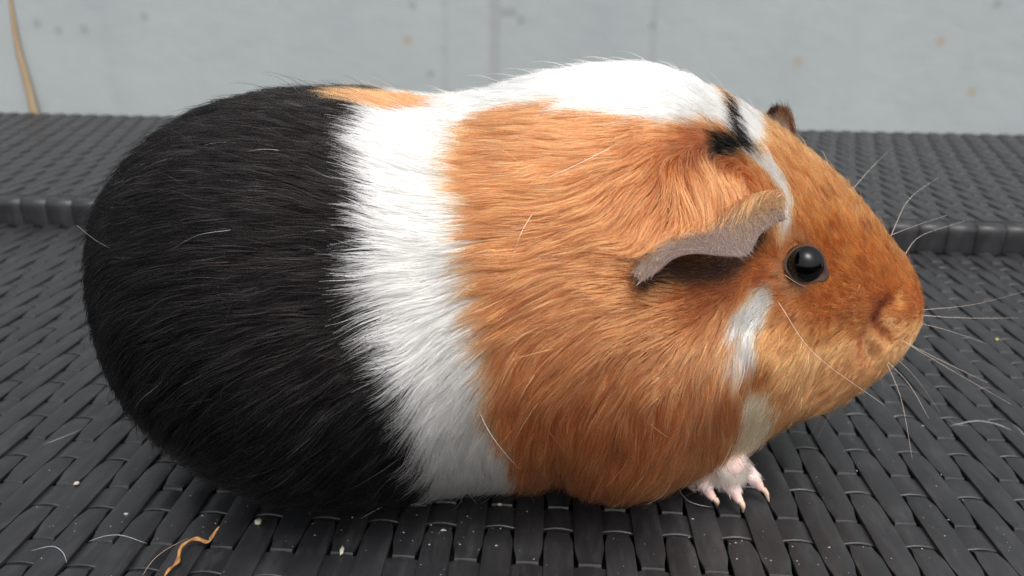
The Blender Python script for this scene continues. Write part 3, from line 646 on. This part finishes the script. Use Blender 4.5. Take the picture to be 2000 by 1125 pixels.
# colour
jit_s = s + rng.normal(0, .0022, N_H); jit_p = p + rng.normal(0, .9, N_H)
lab = patch_of(jit_s, jit_p)
col = np.zeros((N_H, 4)); col[:, 3] = 1
for k, c in COLR.items(): col[lab == k, :3] = c
tone = np.exp(rng.normal(0, .22, N_H) + rng.normal(0, .16, n_c)[own])
o_ = lab == 0
golden = np.clip((root[:, 0] - .045) / .03, 0, 1)[:, None] * np.interp(root[:, 2], [.045, .065], [.5, 1.0])[:, None] * np.array([.085, .050, .010])
col[o_, :3] = (col[o_, :3] + golden[o_]) * tone[o_][:, None]
warm = rng.random(N_H)
pale = o_ & (warm > .93); col[pale, :3] = col[pale, :3] * .6 + np.array((.50, .24, .095)) * .4
dark = o_ & (warm < .13); col[dark, :3] *= np.array((.55, .45, .45))
cr = lab == 3; col[cr, :3] *= np.exp(rng.normal(0, .18, N_H) + rng.normal(0, .14, n_c)[own])[cr][:, None]
wm = lab == 1; col[wm, :3] *= np.clip(1 + rng.normal(0, .03, N_H), .85, 1.06)[wm][:, None]
bk = lab == 2; col[bk, :3] *= np.exp(rng.normal(0, .40, N_H) + rng.normal(0, .45, n_c)[own])[bk][:, None]
brown = bk & (warm > .86); col[brown, :3] += np.array((.009, .0055, .0042))
wb = bk & (warm < .0015); col[wb, :3] = (.30, .28, .27)
# dark skin shows in the nostril crease, at the corner of the mouth; bare skin under the ear has shade painted in
bare = np.zeros(N_H, bool)
for line, wd, h in GROOVES:
    gd = groove_dist(root, line); bare |= gd < wd * rng.uniform(.0, .30, N_H)
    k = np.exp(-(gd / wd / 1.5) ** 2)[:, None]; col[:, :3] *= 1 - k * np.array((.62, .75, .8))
concha_shade = catmull(D['CONCHA'], 5)
gd = groove_dist(root, concha_shade); bare |= (gd < .0036 * rng.uniform(.6, 1.1, N_H)) & (rng.random(N_H) < .78)
col[:, :3] *= 1 - .45 * np.exp(-(gd / .0036) ** 2)[:, None]  # same under-ear shade painted into the hair around the concha
ring = np.linalg.norm(root - EYE_C, axis=1); ring = np.exp(-((ring - EYE_R - .0012) / .0022) ** 2) * np.where(root[:, 2] < EYE_C[2] + .002, 1, .6)
col[o_, :3] = (col[:, :3] * (1 - .6 * ring[:, None]) + np.array((.52, .36, .22)) * .6 * ring[:, None])[o_]
tick = o_ & (root[:, 0] > .05) & (root[:, 2] > .075) & (rng.random(n_c)[own] < .04); col[tick, :3] *= (.62, .52, .48)
col[:, :3] = np.clip(col[:, :3], .001, .93)
# keep the eye, the ear root and the floor clear
ev = pts - EYE_C
near_eye = (np.linalg.norm(ev[:, 0], axis=1) < EYE_R + .0002)
tip_eye = (np.linalg.norm(ev, axis=2).min(1) < EYE_R + .0001)
keep = ~(near_eye | tip_eye | bare)
pts[..., 2] = np.maximum(pts[..., 2], .0008 + rng.random(N_H)[:, None] * .001)
pts, col, L = pts[keep], col[keep], L[keep]
rad = np.interp(L, [.003, .008, .02], [.000050, .000066, .000080])

# limb hair
def limb_hair(path, radii, n, length, colour, lift=.35):
    path = np.asarray(path); m_ = len(path)
    u = rng.random(n) * (m_ - 1); i = np.minimum(u.astype(int), m_ - 2); f = (u - i)[:, None]
    c = path[i] * (1 - f) + path[i + 1] * f; tdir = path[i + 1] - path[i]; tdir /= np.linalg.norm(tdir, axis=1, keepdims=True)
    rr = np.interp(u, range(m_), radii)
    rd = rng.normal(size=(n, 3)); rd -= (rd * tdir).sum(1, keepdims=True) * tdir; rd /= np.linalg.norm(rd, axis=1, keepdims=True)
    q = np.zeros((n, K, 3)); ln = length * rng.uniform(.6, 1.2, n)
    for k in range(K):
        q[:, k] = c + rd * (rr * .9)[:, None] + tdir * (ln * tt[k])[:, None] + rd * (ln * lift * tt[k] ** .8 * (1 - .45 * tt[k]))[:, None]
    q[..., 2] = np.maximum(q[..., 2], .0008)
    cc = np.ones((n, 4)); cc[:, :3] = np.array(colour) * np.clip(1 + rng.normal(0, .08, (n, 1)), .7, 1.15)
    return q, np.clip(cc, 0, .93)

extra = []
for mf in (lambda a: np.array(a), mirror):
    extra.append(limb_hair(mf(LEG), LEG_R, 5600, .0048, (.58, .50, .41), .24))
    for tz in TOES:
        extra.append(limb_hair(mf(tz[:-1]), TOE_R[:-1], 700, .0024, (.60, .53, .49), .16))
        extra.append(limb_hair(mf(tz[:2]), TOE_R[:2], 500, .0040, (.60, .53, .46), .22))
n_guard = 0
gq = []
for g in D['GUARD']:
    c = catmull(g, 6); u = np.linspace(0, len(c) - 1, K)
    gq.append(np.stack([np.interp(u, range(len(c)), c[:, a]) for a in range(3)], 1))
gq = np.array(gq); gc = np.ones((len(gq), 4)); gc[:, :3] = (.62, .54, .45); gc[2:5, :3] = (.42, .41, .41)
allp = np.concatenate([pts] + [e[0] for e in extra] + [gq])
allc = np.concatenate([col] + [e[1] for e in extra] + [gc])
allr = np.concatenate([rad] + [np.full(len(e[0]), .00006) for e in extra] + [np.full(len(gq), .00006)])

def hair_material(name, rough=.45, attr="hair_color"):
    mt = bpy.data.materials.new(name); mt.use_nodes = True; t = mt.node_tree
    t.nodes.remove(t.nodes["Principled BSDF"])
    h = nd(t, 'ShaderNodeBsdfHairPrincipled'); h.model = 'CHIANG'; h.parametrization = 'COLOR'
    an = nd(t, 'ShaderNodeAttribute', attribute_name=attr)
    t.links.new(an.outputs['Color'], h.inputs['Color'])
    h.inputs['Roughness'].default_value = rough
    h.inputs['Radial Roughness'].default_value = .85
    h.inputs['Coat'].default_value = 0.0
    h.inputs['Random Roughness'].default_value = .2
    lum = nd(t, 'ShaderNodeMapRange'); lum.inputs[1].default_value = .0016; lum.inputs[2].default_value = .012
    lum.inputs[3].default_value = 1.20; lum.inputs[4].default_value = 1.5
    t.links.new(an.outputs['Fac'], lum.inputs[0]); t.links.new(lum.outputs[0], h.inputs['IOR'])
    t.links.new(h.outputs[0], t.nodes["Material Output"].inputs[0])
    return mt
M_FUR = hair_material("fur")

def curves(name, P, colr, R, parent, mt, taper=.75):
    n, k = P.shape[:2]
    hc = bpy.data.hair_curves.new(name)
    hc.add_curves([k] * n)
    off = Vector((0, 0, 0)); q = parent
    while q is not None:
        off += q.location; q = q.parent
    P = P - np.array(off)
    hc.attributes['position'].data.foreach_set('vector', P.astype(np.float32).ravel())
    ra = hc.attributes.get('radius') or hc.attributes.new('radius', 'FLOAT', 'POINT')
    prof = 1 - taper * np.linspace(0, 1, k) ** 1.5
    ra.data.foreach_set('value', (R[:, None] * prof[None, :]).astype(np.float32).ravel())
    cattr = hc.attributes.new('hair_color', 'FLOAT_COLOR', 'CURVE')
    cattr.data.foreach_set('color', colr.astype(np.float32).ravel())
    hc.materials.append(mt)
    o = bpy.data.objects.new(name, hc); COL.objects.link(o); o.parent = parent
    return o

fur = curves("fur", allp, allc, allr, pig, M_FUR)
fur['kind'] = 'stuff'

# ------------------------------------------------------------------ eye, eyelid
M_EYE = simple("eye", (.0012, .001, .0012), .02, IOR=1.33)
mlid, t, b = mat("eyelid_skin")
nz = nd(t, 'ShaderNodeTexNoise'); nz.inputs['Scale'].default_value = 900
r = nd(t, 'ShaderNodeValToRGB'); r.color_ramp.elements[0].color = (.030, .017, .013, 1); r.color_ramp.elements[1].color = (.11, .065, .050, 1)
t.links.new(nz.outputs[0], r.inputs[0]); t.links.new(r.outputs[0], b.inputs['Base Color']); b.inputs['Roughness'].default_value = .8; b.inputs['Specular IOR Level'].default_value = .15

def sphere(c, r, seg=40):
    bm = bmesh.new(); bmesh.ops.create_uvsphere(bm, u_segments=seg, v_segments=seg // 2, radius=r)
    bmesh.ops.translate(bm, verts=bm.verts, vec=c)
    me = bpy.data.meshes.new("sphere"); bm.to_mesh(me); bm.free()
    me.polygons.foreach_set('use_smooth', [True] * len(me.polygons)); return me

def lid(C0, ax, corners):
    ax = np.array(ax); u = np.cross((0, 0, 1), ax); u /= np.linalg.norm(u); v = np.cross(ax, u)
    angs = [(math.atan2(np.dot(np.array(c) - C0, v), np.dot(np.array(c) - C0, u)), w) for c, w in corners]
    V = []; F = []; n, mseg = 64, 10
    for i in range(n):
        a = 2 * math.pi * i / n
        ext = 0
        for a0, w in angs:
            d = (a - a0 + math.pi) % (2 * math.pi) - math.pi; ext += w * math.exp(-(d / .36) ** 2)
        rr = .00488 + ext * .0013; minor = .00030 + ext * .00055
        rad_ = u * math.cos(a) + v * math.sin(a)
        c = C0 + ax * (.0023 - ext * .0010) + rad_ * rr
        for k in range(mseg):
            q = 2 * math.pi * k / mseg
            V.append(c + rad_ * minor * 1.5 * math.cos(q) + ax * minor * .6 * math.sin(q))
    for i in range(n):
        for k in range(mseg):
            F.append((i * mseg + k, ((i + 1) % n) * mseg + k, ((i + 1) % n) * mseg + (k + 1) % mseg, i * mseg + (k + 1) % mseg))
    return mesh("eyelid", V, F)

def my(v): v = np.array(v, float).copy(); v[1] = 2 * Y0 - v[1]; return v
def myn(v): v = np.array(v, float).copy(); v[1] = -v[1]; return v
e1 = child("eye", sphere(EYE_C, EYE_R), M_EYE)
cor = [(D['EYE_CORNERS'][0], 1.0), (D['EYE_CORNERS'][1], .35)]
child("eyelid", lid(EYE_C, eye_ax, cor), mlid)
M_DUCT = simple("tear_duct", (.36, .15, .14), .3)
dct = np.array(D['EYE_CORNERS'][0]) * .45 + (EYE_C + eye_ax * .0024) * .55 + eye_ax * .0014
child("tear_duct", sphere(dct, .0011, 16), M_DUCT)
e2 = child("eye", sphere(my(EYE_C), EYE_R), M_EYE)
child("eyelid", lid(my(EYE_C), myn(eye_ax), [(my(c), w) for c, w in cor]), mlid)

# ------------------------------------------------------------------ ears
mear, t, b = mat("ear_skin")
nz = nd(t, 'ShaderNodeTexNoise'); nz.inputs['Scale'].default_value = 260; nz.inputs['Detail'].default_value = 4
r = nd(t, 'ShaderNodeValToRGB'); r.color_ramp.elements[0].position = .3; r.color_ramp.elements[0].color = (.085, .052, .048, 1); r.color_ramp.elements[1].position = .75; r.color_ramp.elements[1].color = (.185, .125, .113, 1)
t.links.new(nz.outputs[0], r.inputs[0]); t.links.new(r.outputs[0], b.inputs['Base Color'])
b.inputs['Roughness'].default_value = .55; b.inputs['Subsurface Weight'].default_value = .25
b.inputs['Subsurface Radius'].default_value = (.003, .001, .0008); b.inputs['Subsurface Scale'].default_value = .4

def ear_grid(root, edge, nu=6, nv=12, bulge=-.0016):
    A = catmull(root, 4); B = catmull(edge, 4)
    G = np.zeros((len(A), nv, 3))
    out = np.array([.15, -.95, -.10])
    for k in range(nv):
        f = k / (nv - 1)
        G[:, k] = A * (1 - f) + B * f + out * bulge * math.sin(math.pi * f) 
    return G

def sheet(G, thick):
    a = np.gradient(G, axis=0); b_ = np.gradient(G, axis=1); n = np.cross(a, b_); n /= np.linalg.norm(n, axis=-1, keepdims=True) + 1e-12
    if n[..., 1].mean() > 0: n = -n
    nu, nv = G.shape[:2]
    th = np.ones((nu, nv)) * thick
    th[:, -1] *= .55; th[0] *= .6; th[-1] *= .6
    o = G + n * th[..., None] / 2; i_ = G - n * th[..., None] / 2
    V = list(o.reshape(-1, 3)) + list(i_.reshape(-1, 3)); F = []; q = nu * nv
    for i in range(nu - 1):
        for j in range(nv - 1):
            k = i * nv + j
            F.append((k, k + 1, k + nv + 1, k + nv)); F.append((q + k, q + k + nv, q + k + nv + 1, q + k + 1))
    for j in range(nv - 1):
        F.append((j, q + j, q + j + 1, j + 1)); k = (nu - 1) * nv + j; F.append((k, k + 1, q + k + 1, q + k))
    for i in range(nu - 1):
        k = i * nv; F.append((k, k + nv, q + k + nv, q + k)); k = i * nv + nv - 1; F.append((k, q + k, q + k + nv, k + nv))
    return V, F, n

def sheet_hair(G, n, count, length, colr, toward):
    nu, nv = G.shape[:2]
    u = rng.random(count) * (nu - 1.001); v = rng.random(count) * (nv - 1.001)
    i = u.astype(int); j = v.astype(int); fu = (u - i)[:, None]; fv = (v - j)[:, None]
    def smp(A): return (A[i, j] * (1 - fu) + A[i + 1, j] * fu) * (1 - fv) + (A[i, j + 1] * (1 - fu) + A[i + 1, j + 1] * fu) * fv
    b_ = np.gradient(G, axis=1); b_ /= np.linalg.norm(b_, axis=-1, keepdims=True)
    P0 = smp(G); nn = smp(n); dd = smp(b_) + np.array(toward) + rng.normal(0, .35, (count, 3))
    dd -= (dd * nn).sum(1, keepdims=True) * nn; dd /= np.linalg.norm(dd, axis=1, keepdims=True)
    ln = length * rng.uniform(.5, 1.3, count)
    q = np.zeros((count, K, 3))
    for k in range(K):
        q[:, k] = P0 + nn * (.0005 + ln * .35 * tt[k] * (1 - .4 * tt[k]))[:, None] + dd * (ln * tt[k])[:, None]
    c = np.ones((count, 4)); c[:, :3] = np.array(colr) * np.exp(rng.normal(0, .18, (count, 1)))
    return q, np.clip(c, 0, .93), v / (nv - 1), u / (nu - 1)

G = ear_grid(D['EAR_ROOT'], D['EAR_EDGE'])
uu_ = np.arange(G.shape[0])[:, None]; vv_ = np.arange(G.shape[1])[None, :]
G = G + np.array((.2, -.9, .1)) * ((.00035 * np.sin(uu_ * .9 + vv_ * .25) + .0003 * np.sin(vv_ * .8 - uu_ * .35)) * np.linspace(0, 1, G.shape[1])[None, :])[..., None]
V, F, nn = sheet(G, .0009)
em_ = mesh("ear", V, F)
ear = child("ear", em_, mear)
sb_ = ear.modifiers.new("subdivision", 'SUBSURF'); sb_.levels = 1; sb_.render_levels = 2
q, c, fv, fu = sheet_hair(G, nn, 4400, .0026, (.27, .215, .18), (-.35, 0, -.1))
q2, c2, f2, u2 = sheet_hair(G[-17:, :10], nn[-17:, :10], 1500, .0055, (.36, .20, .09), (-.6, 0, -.2))
k2 = rng.random(len(q2)) < np.clip(u2 * 1.5 - .15, 0, 1) * np.clip(1.25 - f2, 0, 1)
q2, c2 = q2[k2], c2[k2]
# hair of the head falling over the root of the ear
n3 = 200
nu_, nv_ = G.shape[:2]
u3 = rng.uniform(.10, .97, n3); len3 = rng.uniform(.25, .70, n3) * np.interp(u3, [0, .3, .6, .85, 1], [.6, .9, 1.0, .9, .6]); sl = rng.normal(.10, .05, n3)
q3 = np.zeros((n3, K, 3))
lift3 = rng.uniform(.0004, .0016, n3)
for k in range(K):
    uu = np.clip(u3 - sl * tt[k], 0, .999) * (nu_ - 1); vv = np.clip(len3 * tt[k], 0, .95) * (nv_ - 1)
    i = np.minimum(uu.astype(int), nu_ - 2); j = np.minimum(vv.astype(int), nv_ - 2); fu_ = (uu - i)[:, None]; fv_ = (vv - j)[:, None]
    smp = lambda A: (A[i, j] * (1 - fu_) + A[i + 1, j] * fu_) * (1 - fv_) + (A[i, j + 1] * (1 - fu_) + A[i + 1, j + 1] * fu_) * fv_
    q3[:, k] = smp(G) + smp(nn) * (lift3 + .0016 * math.sin(math.pi * min(tt[k] * 1.1, 1)))[:, None]
c3 = np.ones((n3, 4)); c3[:, :3] = np.array((.36, .135, .045)) * np.exp(rng.normal(0, .25, (n3, 1))); lt3 = rng.random(n3) < .3; c3[lt3, :3] = np.array((.44, .27, .14)) * np.exp(rng.normal(0, .2, (lt3.sum(), 1)))
eh = curves("ear_hair", np.concatenate([q, q2, q3]), np.clip(np.concatenate([c, c2, c3]), 0, .93), np.concatenate([np.full(len(q) + len(q2), .000042), np.full(n3, .00007)]), ear, M_FUR)
eh['kind'] = 'stuff'
# the other ear stands up behind the crown of the head
fe = np.array(D['FAR_EAR'])
base_a = np.array((.064, .243, .103)); base_b = np.array((.079, .240, .099))
edge = catmull(fe, 4); rootl = np.array([base_a + (base_b - base_a) * k / (len(edge) - 1) for k in range(len(edge))])
Gf = np.zeros((len(edge), 9, 3))
for k in range(9):
    f = k / 8; Gf[:, k] = rootl * (1 - f) + edge * f + np.array((0, .0035, .0)) * math.sin(math.pi * f)
V, F, nn = sheet(Gf, .0014)
ear2 = child("ear", mesh("ear", V, F), mear)
sb_ = ear2.modifiers.new("subdivision", 'SUBSURF'); sb_.levels = 1; sb_.render_levels = 2
q, c, fv, fu = sheet_hair(Gf, nn, 2200, .0022, (.26, .155, .085), (-.5, 0, .1))
dk = (fu < .5) & (fv > .6); c[dk, :3] = np.array((.03, .024, .022)); lt = (~dk) & (rng.random(len(c)) < .3); c[lt, :3] = (.6, .45, .30)
q3, c3, fv3, fu3 = sheet_hair(Gf[:, -3:], nn[:, -3:], 260, .0030, (.05, .04, .035), (-.7, 0, .3))
eh2 = curves("ear_hair", np.concatenate([q, q3]), np.concatenate([c, c3]), np.full(len(q) + len(q3), .00005), ear2, M_FUR)
eh2['kind'] = 'stuff'

# ------------------------------------------------------------------ claws, whiskers
mclaw, t, b = mat("claw_horn")
b.inputs['Base Color'].default_value = (.55, .40, .30, 1); b.inputs['Roughness'].default_value = .3; b.inputs['Subsurface Weight'].default_value = .3
b.inputs['Subsurface Radius'].default_value = (.003, .0015, .001); b.inputs['Subsurface Scale'].default_value = .3
for mf in (lambda a: np.array(a), mirror):
    for cl in D['CLAWS']:
        cl = np.array(cl); cl[0] = cl[0] * .55 + cl[1] * .45; c = catmull(mf(cl), 5)
        child("claw", mesh("claw", *tube(c, np.interp(np.linspace(0, 1, len(c)), [0, .6, 1], [.00100, .00078, .00018]), 10)), mclaw)
M_WHISK = simple("whisker", (.52, .45, .40), .35, Transmission_Weight=.0)
for wpts in D['WHISK']:
    c = catmull(wpts, 8)
    child("whisker", mesh("whisker", *tube(c, np.linspace(.000085, .00003, len(c)), 5)), M_WHISK)

# ------------------------------------------------------------------ litter on the bench
M_LH = simple("loose_hair", (.36, .36, .39), .4)
M_LT = simple("loose_tan_hair", (.36, .28, .21), .4)
LH_LABEL = ["pale loose hair arched over the strips left of the brown stem", "small hooked white hair on the strips in the front corner",
            "long tan hair lying just beside the twisted brown stem", "short straight pale hair on the strips below the black rump",
            "thin loose hair curving along the strips under the black belly", "curved pale hair on the strips beside the front paw",
            "thick pale loose hair arched on the strips below the whiskers", "pale hair bent over the bench strips nearest the frame edge",
            "short pale hair touching the thick arched one under the whiskers"]
for k, h in enumerate(D['LOOSE']):
    c = catmull(h, 8)
    r = .00014 if k == 6 else .00008
    ctr = np.array(h).mean(0); ctr[2] = 0
    o = link("loose_hair", mesh("loose_hair", *tube(c - ctr, np.interp(np.linspace(0, 1, len(c)), [0, .2, .8, 1], [r * .4, r, r, r * .3]), 5)), None, M_LT if k == 2 else M_LH)
    o.location = ctr
    tag(o, LH_LABEL[k], "hair", "loose hairs shed on the bench")
mst, t, b = mat("dried_stem")
g = nd(t, 'ShaderNodeNewGeometry'); nz = nd(t, 'ShaderNodeTexNoise'); nz.inputs['Scale'].default_value = 220; nz.inputs['Detail'].default_value = 4
t.links.new(g.outputs['Position'], nz.inputs['Vector'])
r = nd(t, 'ShaderNodeValToRGB'); r.color_ramp.elements[0].position = .35; r.color_ramp.elements[0].color = (.13, .040, .012, 1); r.color_ramp.elements[1].position = .68; r.color_ramp.elements[1].color = (.46, .24, .075, 1)
t.links.new(nz.outputs[0], r.inputs[0]); t.links.new(r.outputs[0], b.inputs['Base Color']); b.inputs['Roughness'].default_value = .6
c = catmull(D['STEM'], 6); ctr = np.array(D['STEM']).mean(0); ctr[2] = 0
wv = .00046 * (1 + .3 * np.sin(np.arange(len(c)) * .9)) * np.interp(np.linspace(0, 1, len(c)), [0, .15, .8, 1], [.45, .9, 1.1, .7])
off = np.array([math.cos(k * .5) for k in range(len(c))])[:, None] * np.array((.00025, .0002, .0002))
stem = link("dried_stem", mesh("dried_stem", *join([tube(c - ctr + off, wv, 7, .6), tube(c - ctr - off + np.array((.0002, 0, .0001)), wv * .8, 7, .7)])), None, mst)
stem.location = ctr
tag(stem, "twisted orange-brown dried plant stem lying on the front strips", "stem")
M_SEED = simple("seed_husk", (.42, .39, .31), .6); M_YEL = simple("yellow_crumb", (.55, .50, .10), .6)
SEEDS = [((.0006, .0018, .0005), "long pale husk standing upright on a front strip"), ((.0011, .0012, .0007), "pale crumb on the strips under the black belly"),
         ((.0007, .0007, .0005), "tiny yellow crumb on the strips beyond the nose"), ((.0009, .0007, .0005), "pale crumb on the strips behind the black rump"),
         ((.0008, .0005, .0005), "flat white crumb below the white belt")]
for k, ((a, b_, c_), lb) in enumerate(SEEDS):
    bm = bmesh.new(); bmesh.ops.create_icosphere(bm, subdivisions=2, radius=1)
    for v in bm.verts:
        j = 1 + .25 * math.sin(v.co.x * 5 + k) * math.cos(v.co.y * 4 + 2 * k)
        v.co = (v.co.x * a * j, v.co.y * b_ * j, (v.co.z + .6) * c_ * j)
    me = bpy.data.meshes.new("crumb"); bm.to_mesh(me); bm.free()
    me.polygons.foreach_set('use_smooth', [True] * len(me.polygons))
    o = link("crumb", me, None, M_YEL if k == 2 else M_SEED); pz = D['SEEDS'][k]; o.location = (pz[0], pz[1], .0003); o.rotation_euler = (0, 0, [.1, .7, 0, .4, 0][k])
    tag(o, lb, "crumb", "crumbs on the bench")
# fine dust
V = []; F = []
def cluster(n, cx, cy, sx, sy):
    return np.stack([rng.normal(cx, sx, n), rng.normal(cy, sy, n)], 1)
du = np.vstack([np.stack([rng.uniform(-.16, .17, 330), rng.uniform(.155, .26, 330)], 1), cluster(130, -.10, .185, .05, .02), cluster(60, .135, .20, .02, .02), cluster(90, -.02, .178, .05, .006)])
for x_, y_ in du:
    kk = round((x_ - XA) / PITCH)
    if abs(x_ - XA - kk * PITCH) > HW * .9: continue
    z_ = float(warp_z(np.array([y_]), DIPY + (T / 2 if kk % 2 else 0))[0])
    if z_ < -.0008: continue
    r_ = math.exp(rng.normal(math.log(.00013), .45)); n0 = len(V)
    a0 = rng.random() * 6.28; el = rng.uniform(1, 2.2)
    for q_ in range(3):
        an_ = a0 + q_ * 2.094; V.append((x_ + r_ * el * math.cos(an_), y_ + r_ * math.sin(an_), z_ + .00002))
    V.append((x_, y_, z_ + r_ * 1.1))
    F += [(n0, n0 + 1, n0 + 3), (n0 + 1, n0 + 2, n0 + 3), (n0 + 2, n0, n0 + 3)]
du_o = link("dust", mesh("dust", V, F, False), None, simple("dust_speck", (.36, .36, .37), .8))
tag(du_o, "fine pale dust specks scattered over the front strips", "dust", kind="stuff")

# ------------------------------------------------------------------ blade of dry straw at the wall
mbl, t, b = mat("dry_straw")
g = nd(t, 'ShaderNodeNewGeometry'); mp = nd(t, 'ShaderNodeMapping'); mp.inputs['Scale'].default_value = (300, 300, 18)
t.links.new(g.outputs['Position'], mp.inputs[0]); nz = nd(t, 'ShaderNodeTexNoise'); nz.inputs['Scale'].default_value = 1; t.links.new(mp.outputs[0], nz.inputs['Vector'])
r = nd(t, 'ShaderNodeValToRGB'); r.color_ramp.elements[0].color = (.28, .19, .105, 1); r.color_ramp.elements[1].color = (.42, .31, .19, 1)
t.links.new(nz.outputs[0], r.inputs[0]); t.links.new(r.outputs[0], b.inputs['Base Color']); b.inputs['Roughness'].default_value = .7
c = catmull(D['BLADE'], 6); ctr = c[-1].copy()
bl = link("straw_blade", mesh("straw_blade", *tube(c - ctr, np.interp(np.linspace(0, 1, len(c)), [0, .3, .75, 1], [.0015, .0026, .0042, .0052]), 8, .25, (0, 1, 0.05))), None, mbl)
bl.location = ctr
tag(bl, "dry tan blade of straw leaning on the pale wall behind the ledge", "straw")
